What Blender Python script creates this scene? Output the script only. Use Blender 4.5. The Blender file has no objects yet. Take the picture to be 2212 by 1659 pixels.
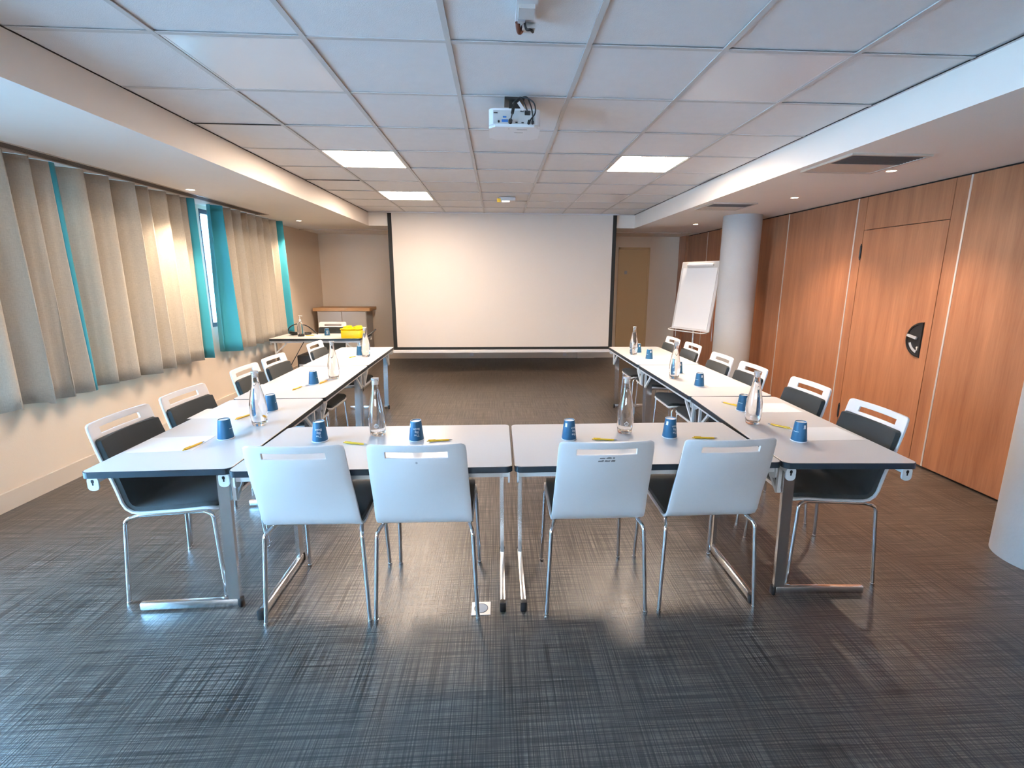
import bpy, bmesh, math, random
from mathutils import Vector, Matrix
random.seed(7)
SC = bpy.context.scene
COL = SC.collection
R = math.radians
CEIL, LOW = 2.52, 2.32          # tiled ceiling, dropped ceiling
XL, XR, YB, YF = -3.29, 3.515, 9.13, -4.2
TX0, TX1, TY1 = -1.98, 2.168, 7.65   # raised tiled field

# ------------------------------------------------------------------ materials
def nodemat(name):
    m = bpy.data.materials.new(name); m.use_nodes = True
    nt = m.node_tree; return m, nt, nt.nodes['Principled BSDF']
def N(nt, t, **k):
    n = nt.nodes.new(t)
    for a, b in k.items():
        if a in n.inputs: n.inputs[a].default_value = b
        else: setattr(n, a, b)
    return n
def mat(name, col, rough=.5, metal=0, bump=0, bscale=200, var=0, vscale=5, trans=0, ior=1.45, emis=None, estr=0, spec=.5, alpha=1, sheen=0):
    m, nt, p = nodemat(name)
    p.inputs['Base Color'].default_value = (*col, 1)
    p.inputs['Roughness'].default_value = rough
    p.inputs['Metallic'].default_value = metal
    p.inputs['Transmission Weight'].default_value = trans
    p.inputs['IOR'].default_value = ior
    p.inputs['Specular IOR Level'].default_value = spec
    p.inputs['Alpha'].default_value = alpha
    p.inputs['Sheen Weight'].default_value = sheen
    if emis:
        p.inputs['Emission Color'].default_value = (*emis, 1); p.inputs['Emission Strength'].default_value = estr
    tc = N(nt, 'ShaderNodeTexCoord')
    if var:
        n = N(nt, 'ShaderNodeTexNoise', Scale=vscale, Detail=4.0); nt.links.new(tc.outputs['Object'], n.inputs['Vector'])
        r = N(nt, 'ShaderNodeMapRange'); r.inputs['To Min'].default_value = 1-var; r.inputs['To Max'].default_value = 1+var
        nt.links.new(n.outputs['Fac'], r.inputs['Value'])
        mx = N(nt, 'ShaderNodeVectorMath', operation='SCALE'); mx.inputs[0].default_value = col
        nt.links.new(r.outputs['Result'], mx.inputs['Scale']); nt.links.new(mx.outputs['Vector'], p.inputs['Base Color'])
    if bump:
        n = N(nt, 'ShaderNodeTexNoise', Scale=bscale, Detail=3.0); nt.links.new(tc.outputs['Object'], n.inputs['Vector'])
        b = N(nt, 'ShaderNodeBump', Strength=bump, Distance=.002); nt.links.new(n.outputs['Fac'], b.inputs['Height'])
        nt.links.new(b.outputs['Normal'], p.inputs['Normal'])
    return m

M = {}
M['plaster'] = mat('warm_plaster', (.74, .61, .48), .8, bump=.25, bscale=120, var=.03, vscale=2)
M['plaster_low'] = mat('ceiling_paint', (.74, .68, .62), .8, bump=.1, bscale=150, var=.02)
M['skirting'] = mat('skirting_paint', (.66, .55, .44), .5)
M['tile'] = mat('ceiling_tile', (.70, .69, .69), .9, bump=.5, bscale=260, var=.04, vscale=14)
M['tbar'] = mat('ceiling_rail', (.50, .49, .48), .45)
M['gap'] = mat('dark_gap', (.015, .013, .012), .9)
M['column'] = mat('column_paint', (.40, .39, .38), .7, bump=.5, bscale=60, var=.04, vscale=10)
M['laminate'] = mat('white_laminate', (.63, .61, .605), .28, var=.015, vscale=3)
M['edge'] = mat('dark_edge', (.018, .028, .038), .35)
M['steelwhite'] = mat('white_steel', (.72, .72, .70), .35)
M['chrome'] = mat('chrome', (.80, .80, .80), .13, metal=1)
M['satin'] = mat('satin_chrome', (.82, .82, .82), .24, metal=1)
M['black'] = mat('black_plastic', (.012, .012, .013), .4)
M['shell'] = mat('white_shell', (.74, .715, .705), .32, var=.015, vscale=4)
M['fabric'] = mat('charcoal_fabric', (.022, .026, .026), .9, bump=.8, bscale=900, var=.15, vscale=60, sheen=.12)
M['cup'] = mat('blue_card', (.012, .095, .19), .42, var=.05, vscale=30)
M['cupwhite'] = mat('white_card', (.85, .85, .85), .5)
M['ink'] = mat('white_print', (.9, .9, .9), .5)
M['inkdark'] = mat('dark_print', (.06, .06, .06), .6)
M['glass'] = mat('bottle_glass', (1, 1, 1), .0, trans=1, ior=1.45)
M['water'] = mat('water', (1, 1, 1), .0, trans=1, ior=1.33)
M['frost'] = mat('frosted_stopper', (.92, .92, .92), .25, trans=.6, ior=1.4)
M['pen'] = mat('yellow_plastic', (.75, .42, .02), .35)
M['grey'] = mat('grey_plastic', (.35, .35, .36), .4)
M['paper'] = mat('paper', (.82, .82, .83), .7)
M['screen'] = mat('screen_cloth', (.60, .545, .495), .85)
M['screenblack'] = mat('screen_border', (.012, .013, .013), .7)
M['projector'] = mat('projector_shell', (.72, .72, .73), .35)
M['port_blue'] = mat('blue_port', (.02, .12, .35), .4)
M['alu'] = mat('aluminium', (.78, .74, .70), .35, metal=.7)
M['brown'] = mat('brown_wire', (.12, .04, .025), .5)
M['yellow'] = mat('yellow_box', (.95, .60, .0), .35)
M['oak'] = mat('oak_top', (.52, .29, .13), .45, var=.12, vscale=12)
M['cabinet'] = mat('cabinet_grey', (.42, .38, .35), .5)
M['vent'] = mat('vent_beige', (.48, .40, .33), .5)
M['ventdark'] = mat('vent_dark', (.15, .12, .10), .6)
M['frame'] = mat('window_frame_paint', (.012, .03, .055), .4)
M['cyan'] = mat('turquoise_cloth', (.035, .32, .41), .8, bump=.4, bscale=700, sheen=.2)
M['door'] = mat('cream_door', (.58, .40, .21), .5)
M['signyellow'] = mat('yellow_sign', (.8, .5, .04), .4)

def glasspane(name, col):
    m, nt, p = nodemat(name)
    p.inputs['Base Color'].default_value = (*col, 1); p.inputs['Roughness'].default_value = 0
    p.inputs['Transmission Weight'].default_value = 1; p.inputs['IOR'].default_value = 1.02
    return m
M['pane'] = glasspane('window_glass', (.95, .98, 1)); M['pane_blue'] = glasspane('blue_tinted_glass', (.36, .70, 1))

def emit(name, col, s):
    return mat(name, (.8, .8, .8), .5, emis=col, estr=s)
M['panel_on'] = emit('lit_diffuser', (1, .80, .63), 36)
M['panel_off'] = mat('unlit_diffuser', (.80, .76, .74), .22)
M['spot_on'] = emit('spot_lens', (1, .80, .60), 26)
M['exit_on'] = emit('exit_lens', (1, .9, .8), 2.2)

def weave_curtain():
    m, nt, p = nodemat('beige_curtain_cloth')
    tc = N(nt, 'ShaderNodeTexCoord')
    outs = []
    for sc in ((40, 40, 900), (900, 900, 40)):
        mp = N(nt, 'ShaderNodeMapping'); mp.inputs['Scale'].default_value = sc
        n = N(nt, 'ShaderNodeTexNoise', Scale=1.0, Detail=2.0)
        nt.links.new(tc.outputs['Object'], mp.inputs['Vector']); nt.links.new(mp.outputs['Vector'], n.inputs['Vector']); outs.append(n)
    ad = N(nt, 'ShaderNodeMath', operation='ADD'); nt.links.new(outs[0].outputs['Fac'], ad.inputs[0]); nt.links.new(outs[1].outputs['Fac'], ad.inputs[1])
    cr = N(nt, 'ShaderNodeValToRGB'); cr.color_ramp.elements[0].position = .25; cr.color_ramp.elements[0].color = (.38, .34, .275, 1)
    cr.color_ramp.elements[1].position = .75; cr.color_ramp.elements[1].color = (.64, .575, .475, 1)
    hf = N(nt, 'ShaderNodeMath', operation='MULTIPLY'); hf.inputs[1].default_value = .5
    nt.links.new(ad.outputs[0], hf.inputs[0]); nt.links.new(hf.outputs[0], cr.inputs['Fac']); nt.links.new(cr.outputs['Color'], p.inputs['Base Color'])
    b = N(nt, 'ShaderNodeBump', Strength=.3, Distance=.002); nt.links.new(ad.outputs[0], b.inputs['Height']); nt.links.new(b.outputs['Normal'], p.inputs['Normal'])
    p.inputs['Roughness'].default_value = .9; p.inputs['Sheen Weight'].default_value = .2
    return m
M['curtain'] = weave_curtain()

def wood(name, c0, c1, sc=(14, 14, .9)):
    m, nt, p = nodemat(name)
    tc = N(nt, 'ShaderNodeTexCoord')
    mp = N(nt, 'ShaderNodeMapping'); mp.inputs['Scale'].default_value = sc
    n1 = N(nt, 'ShaderNodeTexNoise', Scale=1.0, Detail=6.0, Roughness=.6)
    mp2 = N(nt, 'ShaderNodeMapping'); mp2.inputs['Scale'].default_value = (120, 120, 5)
    n2 = N(nt, 'ShaderNodeTexNoise', Scale=1.0, Detail=2.0)
    nt.links.new(tc.outputs['Object'], mp.inputs['Vector']); nt.links.new(mp.outputs['Vector'], n1.inputs['Vector'])
    nt.links.new(tc.outputs['Object'], mp2.inputs['Vector']); nt.links.new(mp2.outputs['Vector'], n2.inputs['Vector'])
    mx = N(nt, 'ShaderNodeMath', operation='MULTIPLY_ADD'); mx.inputs[1].default_value = .35
    nt.links.new(n2.outputs['Fac'], mx.inputs[0]); nt.links.new(n1.outputs['Fac'], mx.inputs[2])
    cr = N(nt, 'ShaderNodeValToRGB'); cr.color_ramp.elements[0].position = .42; cr.color_ramp.elements[0].color = (*c0, 1)
    cr.color_ramp.elements[1].position = .92; cr.color_ramp.elements[1].color = (*c1, 1)
    nt.links.new(mx.outputs[0], cr.inputs['Fac']); nt.links.new(cr.outputs['Color'], p.inputs['Base Color'])
    p.inputs['Roughness'].default_value = .38
    return m
M['wood'] = wood('cherry_veneer', (.25, .092, .042), (.41, .172, .082))

def floor_mat():
    m, nt, p = nodemat('woven_vinyl')
    tc = N(nt, 'ShaderNodeTexCoord')
    L = nt.links.new
    def layer(sc, lo, hi, a, b, detail=1.0):
        mp = N(nt, 'ShaderNodeMapping'); mp.inputs['Scale'].default_value = sc
        n = N(nt, 'ShaderNodeTexNoise', Scale=1.0, Detail=detail)
        L(tc.outputs['Object'], mp.inputs['Vector']); L(mp.outputs['Vector'], n.inputs['Vector'])
        r = N(nt, 'ShaderNodeMapRange'); r.inputs['From Min'].default_value = lo; r.inputs['From Max'].default_value = hi
        r.inputs['To Min'].default_value = a; r.inputs['To Max'].default_value = b
        L(n.outputs['Fac'], r.inputs['Value']); return r
    lay = [layer((170, 2.2, 1), .36, .62, .42, 1.45), layer((2.2, 170, 1), .36, .62, .42, 1.45),
           layer((480, 7, 1), .34, .66, .66, 1.35), layer((7, 480, 1), .34, .66, .66, 1.35),
           layer((1.2, 1.2, 1), .3, .7, .9, 1.1)]
    cur = lay[0].outputs['Result']
    for l in lay[1:]:
        mu = N(nt, 'ShaderNodeMath', operation='MULTIPLY'); L(cur, mu.inputs[0]); L(l.outputs['Result'], mu.inputs[1]); cur = mu.outputs[0]
    # vinyl tile joints every 0.5 m
    sep = N(nt, 'ShaderNodeSeparateXYZ'); L(tc.outputs['Object'], sep.inputs[0])
    prev = None
    for ax, off in (('X', .213), ('Y', .06)):
        a = N(nt, 'ShaderNodeMath', operation='ADD'); a.inputs[1].default_value = off+50
        L(sep.outputs[ax], a.inputs[0])
        mo = N(nt, 'ShaderNodeMath', operation='MODULO'); mo.inputs[1].default_value = .5 if ax == 'X' else .5; L(a.outputs[0], mo.inputs[0])
        lt = N(nt, 'ShaderNodeMath', operation='LESS_THAN'); lt.inputs[1].default_value = .0022; L(mo.outputs[0], lt.inputs[0])
        prev = lt if prev is None else prev
        if ax == 'Y':
            mxx = N(nt, 'ShaderNodeMath', operation='MAXIMUM'); L(prev.outputs[0], mxx.inputs[0]); L(lt.outputs[0], mxx.inputs[1]); seam = mxx
    sm = N(nt, 'ShaderNodeMapRange'); sm.inputs['To Min'].default_value = 1; sm.inputs['To Max'].default_value = .72; L(seam.outputs[0], sm.inputs['Value'])
    mu = N(nt, 'ShaderNodeMath', operation='MULTIPLY'); L(cur, mu.inputs[0]); L(sm.outputs['Result'], mu.inputs[1]); cur = mu.outputs[0]
    # the floor colour steps slightly paler towards the far wall
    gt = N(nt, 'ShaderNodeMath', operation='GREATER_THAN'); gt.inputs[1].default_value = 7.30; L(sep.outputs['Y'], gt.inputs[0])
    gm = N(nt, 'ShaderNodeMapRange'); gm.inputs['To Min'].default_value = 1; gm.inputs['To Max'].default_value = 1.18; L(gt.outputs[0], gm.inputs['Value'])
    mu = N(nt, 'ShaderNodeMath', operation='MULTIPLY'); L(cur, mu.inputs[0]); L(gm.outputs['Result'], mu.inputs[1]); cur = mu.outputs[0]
    sc = N(nt, 'ShaderNodeVectorMath', operation='SCALE'); sc.inputs[0].default_value = FLOORC
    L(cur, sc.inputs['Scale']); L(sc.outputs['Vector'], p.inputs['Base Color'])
    b = N(nt, 'ShaderNodeBump', Strength=.25, Distance=.001); L(cur, b.inputs['Height']); L(b.outputs['Normal'], p.inputs['Normal'])
    p.inputs['Roughness'].default_value = .33; p.inputs['Specular IOR Level'].default_value = .75
    return m
FLOORC = (.070, .056, .046)
M['floor'] = floor_mat()

# ------------------------------------------------------------------ mesh helpers
def BM(): return bmesh.new()
def box(bm, x0, x1, y0, y1, z0, z1, mtx=None):
    vs = [bm.verts.new((x, y, z)) for x in (x0, x1) for y in (y0, y1) for z in (z0, z1)]
    fs = [(0, 1, 3, 2), (4, 6, 7, 5), (0, 4, 5, 1), (2, 3, 7, 6), (0, 2, 6, 4), (1, 5, 7, 3)]
    for f in fs: bm.faces.new([vs[i] for i in f])
    if mtx is not None: bmesh.ops.transform(bm, matrix=mtx, verts=vs)
    return vs
def rbox(bm, x0, x1, y0, y1, z0, z1, r=.004, seg=2, mtx=None):
    t = bmesh.new(); box(t, x0, x1, y0, y1, z0, z1)
    bmesh.ops.bevel(t, geom=list(t.edges), offset=r, segments=seg, affect='EDGES', profile=.5)
    merge(bm, t, mtx)
def merge(bm, t, mtx=None):
    me = bpy.data.meshes.new('tmp'); t.to_mesh(me); t.free()
    if mtx is not None: me.transform(mtx)
    bm.from_mesh(me); bpy.data.meshes.remove(me)
def prism(bm, pts, z0, z1, mtx=None):
    a = [bm.verts.new((x, y, z0)) for x, y in pts]; b = [bm.verts.new((x, y, z1)) for x, y in pts]
    n = len(pts); bm.faces.new(a[::-1]); bm.faces.new(b)
    for i in range(n): bm.faces.new((a[i], a[(i+1) % n], b[(i+1) % n], b[i]))
    if mtx is not None: bmesh.ops.transform(bm, matrix=mtx, verts=a+b)
def rrect(w, h, r, seg=6, cx=0, cy=0):
    p = []
    for sx, sy, a0 in ((1, 1, 0), (-1, 1, 90), (-1, -1, 180), (1, -1, 270)):
        for i in range(seg+1):
            a = R(a0+90*i/seg); p.append((cx+sx*(w/2-r)+r*math.cos(a), cy+sy*(h/2-r)+r*math.sin(a)))
    return p
def lathe(bm, prof, seg=32, loc=(0, 0, 0), cap0=True, cap1=True):
    rings = []
    for r, z in prof:
        rings.append([bm.verts.new((loc[0]+r*math.cos(2*math.pi*i/seg), loc[1]+r*math.sin(2*math.pi*i/seg), loc[2]+z)) for i in range(seg)])
    for a, b in zip(rings, rings[1:]):
        for i in range(seg): bm.faces.new((a[i], a[(i+1) % seg], b[(i+1) % seg], b[i]))
    if cap0: bm.faces.new(rings[0][::-1])
    if cap1: bm.faces.new(rings[-1])
def spline(pts, n=8):
    P = [Vector(p) for p in pts]; P = [2*P[0]-P[1]]+P+[2*P[-1]-P[-2]]; out = []
    for i in range(1, len(P)-2):
        for k in range(n):
            t = k/n; a, b, c, d = P[i-1:i+3]
            out.append(.5*((2*b)+(c-a)*t+(2*a-5*b+4*c-d)*t*t+(3*b-a-3*c+d)*t**3))
    out.append(P[-2]); return out
def fillet(pts, r, n=6):
    P = [Vector(p) for p in pts]; out = [P[0]]
    for i in range(1, len(P)-1):
        a = (P[i-1]-P[i]); b = (P[i+1]-P[i]); rr = min(r, a.length*.45, b.length*.45)
        p0 = P[i]+a.normalized()*rr; p1 = P[i]+b.normalized()*rr
        for k in range(n+1):
            t = k/n; out.append((1-t)**2*p0+2*t*(1-t)*P[i]+t*t*p1)
    out.append(P[-1]); return out
def tube(bm, path, r, seg=10, caps=True):
    path = [Vector(p) for p in path]; rings = []; up = None
    for i, p in enumerate(path):
        d = (path[min(i+1, len(path)-1)]-path[max(i-1, 0)]).normalized()
        if up is None: up = Vector((0, 0, 1)) if abs(d.z) < .9 else Vector((1, 0, 0))
        s = d.cross(up).normalized(); up = s.cross(d).normalized()
        rad = r(i/(len(path)-1)) if callable(r) else r
        rings.append([bm.verts.new(p+rad*(math.cos(2*math.pi*k/seg)*s+math.sin(2*math.pi*k/seg)*up)) for k in range(seg)])
    for a, b in zip(rings, rings[1:]):
        for k in range(seg): bm.faces.new((a[k], a[(k+1) % seg], b[(k+1) % seg], b[k]))
    if caps: bm.faces.new(rings[0][::-1]); bm.faces.new(rings[-1])
def bar(bm, a, b, w, h, up=(0, 0, 1)):
    """rectangular bar from a to b; w across, h along up"""
    a, b = Vector(a), Vector(b); d = (b-a); L = d.length; d.normalize(); up = Vector(up)
    s = d.cross(up).normalized(); u = s.cross(d).normalized()
    mtx = Matrix((( *[d[0], s[0], u[0]], a[0]), (*[d[1], s[1], u[1]], a[1]), (*[d[2], s[2], u[2]], a[2]), (0, 0, 0, 1)))
    box(bm, 0, L, -w/2, w/2, -h/2, h/2, mtx)
def obj(name, bm, m, parent=None, smooth=None, loc=None):
    bmesh.ops.recalc_face_normals(bm, faces=list(bm.faces))
    me = bpy.data.meshes.new(name); bm.to_mesh(me); bm.free()
    for x in (m if isinstance(m, (list, tuple)) else [m]): me.materials.append(x)
    if smooth:
        for p in me.polygons: p.use_smooth = True
        me.set_sharp_from_angle(angle=R(smooth))
    o = bpy.data.objects.new(name, me); COL.objects.link(o)
    if parent: o.parent = parent
    if loc: o.location = loc
    return o
def tag(o, label, cat, group=None):
    o['label'] = label; o['category'] = cat
    if group: o['group'] = group
    return o
def thing(name, label, cat, loc=(0, 0, 0), rz=0, group=None):
    o = bpy.data.objects.new(name, None); COL.objects.link(o); o.empty_display_size = .1
    o.location = loc; o.rotation_euler = (0, 0, rz); return tag(o, label, cat, group)
def struct(name, bm, m, smooth=None, label=None, parent=None):
    o = obj(name, bm, m, parent, smooth)
    if not parent: o['kind'] = 'structure'
    if label: o['label'] = label
    return o
KIDS = {}
def kids(o): return [c for c in bpy.data.objects if c.parent == o]
def dup(root, loc, rz, label, group=None):
    r = root.copy(); COL.objects.link(r); r.location = loc; r.rotation_euler = (0, 0, rz); r['label'] = label
    if group: r['group'] = group
    for ch in kids(root):
        c = ch.copy(); COL.objects.link(c); c.parent = r
        for g in kids(ch):
            d = g.copy(); COL.objects.link(d); d.parent = c
    return r
def textmesh(s, size, font_align='CENTER', spacing=1.0, ls=.9):
    cu = bpy.data.curves.new('t', 'FONT'); cu.body = s; cu.size = size; cu.align_x = font_align; cu.align_y = 'CENTER'
    cu.space_line = ls; cu.space_character = spacing; cu.resolution_u = 3
    o = bpy.data.objects.new('t', cu); COL.objects.link(o)
    dg = bpy.context.evaluated_depsgraph_get(); me = bpy.data.meshes.new_from_object(o.evaluated_get(dg))
    vs = [v.co.copy() for v in me.vertices]; fs = [list(p.vertices) for p in me.polygons]
    bpy.data.objects.remove(o); bpy.data.curves.remove(cu); bpy.data.meshes.remove(me)
    return vs, fs

# ------------------------------------------------------------------ room shell
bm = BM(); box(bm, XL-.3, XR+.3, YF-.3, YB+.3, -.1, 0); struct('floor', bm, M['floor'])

# left wall with window openings (y0,y1,z0,z1)
OPEN = [(.10, 2.25, .05, 2.28), (3.20, 4.95, .98, 2.28), (5.61, 7.0, .965, 2.28)]
bm = BM(); W0, W1 = XL-.22, XL
ys = [YF-.2]
for o in OPEN: ys += [o[0], o[1]]
ys.append(YB+.2)
for i in range(0, len(ys), 2): box(bm, W0, W1, ys[i], ys[i+1], 0, CEIL+.05)
for y0, y1, z0, z1 in OPEN:
    box(bm, W0, W1, y0, y1, 0, z0); box(bm, W0, W1, y0, y1, z1, CEIL+.05)
struct('wall_left', bm, M['plaster'])
def window(n, y0, y1, z0, z1, mull):
    bm = BM(); t = .05; x0, x1 = XL-.10, XL-.015
    box(bm, x0, x1, y0, y0+t, z0, z1); box(bm, x0, x1, y1-t, y1, z0, z1)
    box(bm, x0, x1, y0+t, y1-t, z0, z0+t); box(bm, x0, x1, y0+t, y1-t, z1-t, z1)
    for k in range(1, mull+1):
        yc = y0+(y1-y0)*k/(mull+1); box(bm, x0, x1, yc-.03, yc+.03, z0+t, z1-t)
    w = struct('window_%d' % n, bm, M['frame'], label='dark framed window in the curtained wall')
    bm = BM(); box(bm, XL-.065, XL-.057, y0+t, y1-t, z0+t, z1-t); obj('pane', bm, M['pane_blue'], w)
    return w
window(1, *OPEN[1], 1)['label'] = 'dark framed window hidden behind the two beige curtains nearest the camera'
window(2, *OPEN[2], 0)['label'] = 'dark framed window with pale blue light showing in the gap between curtains'
window(3, *OPEN[0], 1)['label'] = 'tall glazed door letting daylight in beside the camera'

bm = BM(); box(bm, XL-.2, XR+.2, YB, YB+.2, 0, CEIL+.05); struct('wall_back', bm, M['plaster'])
bm = BM(); FX0, FX1, FZ0, FZ1 = -2.9, .6, 1.50, 2.28     # wide window behind the camera
box(bm, XL-.2, FX0, YF-.2, YF, 0, CEIL+.05); box(bm, FX1, XR+.2, YF-.2, YF, 0, CEIL+.05); box(bm, FX0, FX1, YF-.2, YF, 0, FZ0); box(bm, FX0, FX1, YF-.2, YF, FZ1, CEIL+.05)
struct('wall_front', bm, M['plaster'])
bm = BM(); box(bm, FX0, FX1, YF-.12, YF-.04, FZ0, FZ0+.05); box(bm, FX0, FX1, YF-.12, YF-.04, FZ1-.05, FZ1)
for i in range(4): xx = FX0+.03+(FX1-FX0-.06)*i/3; box(bm, xx-.03, xx+.03, YF-.12, YF-.04, FZ0+.05, FZ1-.05)
w4 = struct('window_4', bm, M['frame'], label='wide dark framed window behind the camera')
bm = BM(); box(bm, FX0, FX1, YF-.085, YF-.077, FZ0+.05, FZ1-.05); obj('pane', bm, M['pane'], w4)

# right wall: wooden sliding partition
DY0, DY1, DZ = 3.632, 4.508, 2.0
g = .005
bm = BM()
box(bm, XR, XR+.2, YF, DY0-g, .016, LOW-.014); box(bm, XR, XR+.2, DY1+g, YB, .016, LOW-.014)
box(bm, XR, XR+.2, DY0, DY1, DZ+g, LOW-.014)
box(bm, XR+.03, XR+.2, DY0-g, DY1+g, 0, LOW)
struct('wall_right', bm, M['wood'])
bm = BM(); box(bm, XR+.012, XR+.19, YF, YB, 0, .02); box(bm, XR+.012, XR+.19, YF, YB, LOW-.02, LOW+.2); box(bm, XR+.028, XR+.0295, DY0-g, DY1+g, .02, LOW-.02)
struct('trim_1', bm, M['gap'])
k = 2
for y in (-2.07, -.955, .16, 1.275, 2.39, 3.507, 4.622, 5.738, 6.85, 7.98):
    bm = BM(); box(bm, XR-.0035, XR+.004, y-.007, y+.007, .016, LOW-.014); struct('trim_%d' % k, bm, M['alu']); k += 1
bm = BM(); box(bm, XR-.004, XR+.004, 8.72, 8.735, .016, LOW-.014); box(bm, XR-.045, XR, 8.80, YB, 0, LOW); struct('trim_%d' % k, bm, M['wood']); k += 1

# flush door in the partition
bm = BM(); box(bm, XR, XR+.028, DY0+g*.2, DY1-g*.2, .02, DZ-g*.2)
d1 = struct('door_1', bm, M['wood'])
def halfdisc(r, n=20): return [(r*math.sin(math.pi*i/n), r*math.cos(math.pi*i/n)) for i in range(n+1)]
HY, HZ, HR = 3.70, 1.046, .145
# local (a along +y away from straight side, b vertical) -> world (x into room = -)
def hm(x): return Matrix(((0, 0, -1, x), (1, 0, 0, HY), (0, 1, 0, HZ), (0, 0, 0, 1)))
bm = BM(); prism(bm, [(-.004, HR+.004)]+[(p[0]*1.02, p[1]*1.02) for p in halfdisc(HR)]+[(-.004, -HR-.004)], 0, .004, hm(XR)); hp = obj('recess_handle', bm, M['black'], d1)
bm = BM()
pts = halfdisc(HR); inn = [(max(p[0]*.9, .0)+.004, p[1]*.9) for p in pts]
for i in range(len(pts)-1):
    q = [pts[i], pts[i+1], inn[i+1], inn[i]]; prism(bm, q, .004, .010, hm(XR))
box(bm, XR-.010, XR-.004, HY, HY+.005, HZ-HR, HZ+HR)
obj('rim', bm, M['black'], hp)
bm = BM(); bar(bm, (XR-.016, HY+.125, HZ+.030), (XR-.020, HY+.030, HZ+.012), .014, .020); obj('lever', bm, M['grey'], hp)
bm = BM(); tube(bm, [(XR-.003, HY+.025, HZ-.065), (XR-.010, HY+.025, HZ-.065)], .009, 12); box(bm, XR-.009, XR-.004, HY+.020, HY+.030, HZ-.09, HZ-.065); obj('keyhole', bm, M['alu'], hp)
bm = BM()
for i in range(12, 18):
    a0, a1 = math.pi*i/20, math.pi*(i+1)/20
    q = [(.118*math.sin(a0), .118*math.cos(a0)), (.118*math.sin(a1), .118*math.cos(a1)), (.098*math.sin(a1), .098*math.cos(a1)), (.098*math.sin(a0), .098*math.cos(a0))]
    prism(bm, q, .004, .0065, hm(XR))
obj('pull_lip', bm, M['grey'], hp)
for z in (1.80, .215):
    bm = BM(); tube(bm, [(XR-.008, DY1, z-.06), (XR-.008, DY1, z+.06)], .009, 10); tube(bm, [(XR-.008, DY1, z-.075), (XR-.008, DY1, z+.075)], .005, 8); obj('hinge', bm, M['black'], d1, 40)

# back wall door, skirtings
bm = BM(); box(bm, 2.30, 2.335, YB-.03, YB, 0, 2.12); box(bm, 2.87, 2.905, YB-.03, YB, 0, 2.12); box(bm, 2.30, 2.905, YB-.03, YB, 2.085, 2.12)
box(bm, 2.335, 2.87, YB-.018, YB, .008, 2.082)
d2 = struct('door_2', bm, M['door'])
bm = BM(); box(bm, 2.425, 2.475, YB-.030, YB-.0185, 1.62, 1.68); box(bm, 2.435, 2.465, YB-.036, YB-.030, 1.63, 1.66)
obj('door_sensor', bm, M['grey'], d2)
bm = BM(); box(bm, XL, 2.30, YB-.035, YB, 0, .13); box(bm, 2.905, XR-.05, YB-.035, YB, 0, .13)
box(bm, 1.55, 1.88, YB-.08, YB-.034, .0, .135)
struct('baseboard_back', bm, M['skirting'])
bm = BM(); box(bm, XL, XL+.018, 2.25, YB-.035, 0, .125); box(bm, XL, XL+.018, YF, .10, 0, .125); struct('baseboard_left', bm, M['skirting'])
bm = BM(); box(bm, XL, XR, YF, YF+.018, 0, .12); struct('baseboard_front', bm, M['skirting'])
for x, lab in ((-.52, 'left'), (1.30, 'right')):
    bm = BM(); rbox(bm, x-.035, x+.035, YB-.062, YB-.035, .045, .105, .004); box(bm, x-.012, x+.012, YB-.064, YB-.062, .06, .09)
    tag(obj('floor_level_socket', bm, M['laminate']), 'small socket box on the skirting under the %s part of the screen' % lab, 'socket', 'sockets on the far skirting')

# ceilings
bm = BM()
for x0, x1, y0, y1 in ((XL-.2, TX0, YF-.2, YB+.2), (TX1, XR+.2, YF-.2, YB+.2), (TX0, TX1, TY1, YB+.2)):
    if x0 < TX0-.1:   # leave the slot of the linear vent
        box(bm, x0, -3.075, y0, y1, LOW, CEIL+.15); box(bm, -2.915, TX0, y0, y1, LOW, CEIL+.15)
        box(bm, -3.075, -2.915, 6.45, y1, LOW, CEIL+.15); box(bm, -3.075, -2.915, y0, 6.45, LOW+.06, CEIL+.15)
    else: box(bm, x0, x1, y0, y1, LOW, CEIL+.15)
box(bm, TX0, TX1, YF-.2, TY1, CEIL+.03, CEIL+.15)
ce = struct('ceiling', bm, M['plaster_low'])
bm = BM(); box(bm, XL, XR-.02, 8.30, 8.335, LOW-.012, LOW); struct('trim_20', bm, M['vent'])
# tiles: one mesh of tiles laid on rails
RX = [-1.4036+.6*i for i in range(-1, 7)]
RY = [2.2395+.6*j for j in range(-11, 10)]
PANELS = {(1, 3): 1, (1, 6): 1, (5, 3): 1, (5, 6): 0, (1, 0): 0, (5, 0): 0}
xe = [TX0]+[x for x in RX if TX0 < x < TX1]+[TX1]
ye = [YF]+[y for y in RY if YF < y < TY1]+[TY1]
bm = BM()
for i in range(len(xe)-1):
    for j in range(len(ye)-1):
        x0, x1, y0, y1 = xe[i], xe[i+1], ye[j], ye[j+1]
        row = round((y0-2.2395)/.6)
        if (i, row) in PANELS: continue
        vs = box(bm, x0+.0025, x1-.0025, y0+.0025, y1-.0025, CEIL, CEIL+.018)
        dz = random.uniform(0, .0035); tx = random.uniform(-.004, .004); ty = random.uniform(-.005, .005)
        for v in vs: v.co.z += dz+abs(tx)*.3+tx*(v.co.x-x0)+ty*(v.co.y-y0)*.6+.002
tl = struct('trim_21', bm, M['tile'])
tl['label'] = 'grid of white ceiling tiles'
bm = BM()
for x in xe[1:-1]: box(bm, x-.012, x+.012, YF, TY1, CEIL-.003, CEIL+.0015)
for j, y in enumerate(ye[1:-1]):
    for i in range(len(xe)-1): box(bm, xe[i]+.012, xe[i+1]-.012, y-.011, y+.011, CEIL-.002, CEIL+.002)
box(bm, TX1-.018, TX1, YF, TY1, CEIL-.002, CEIL+.002)
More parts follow.
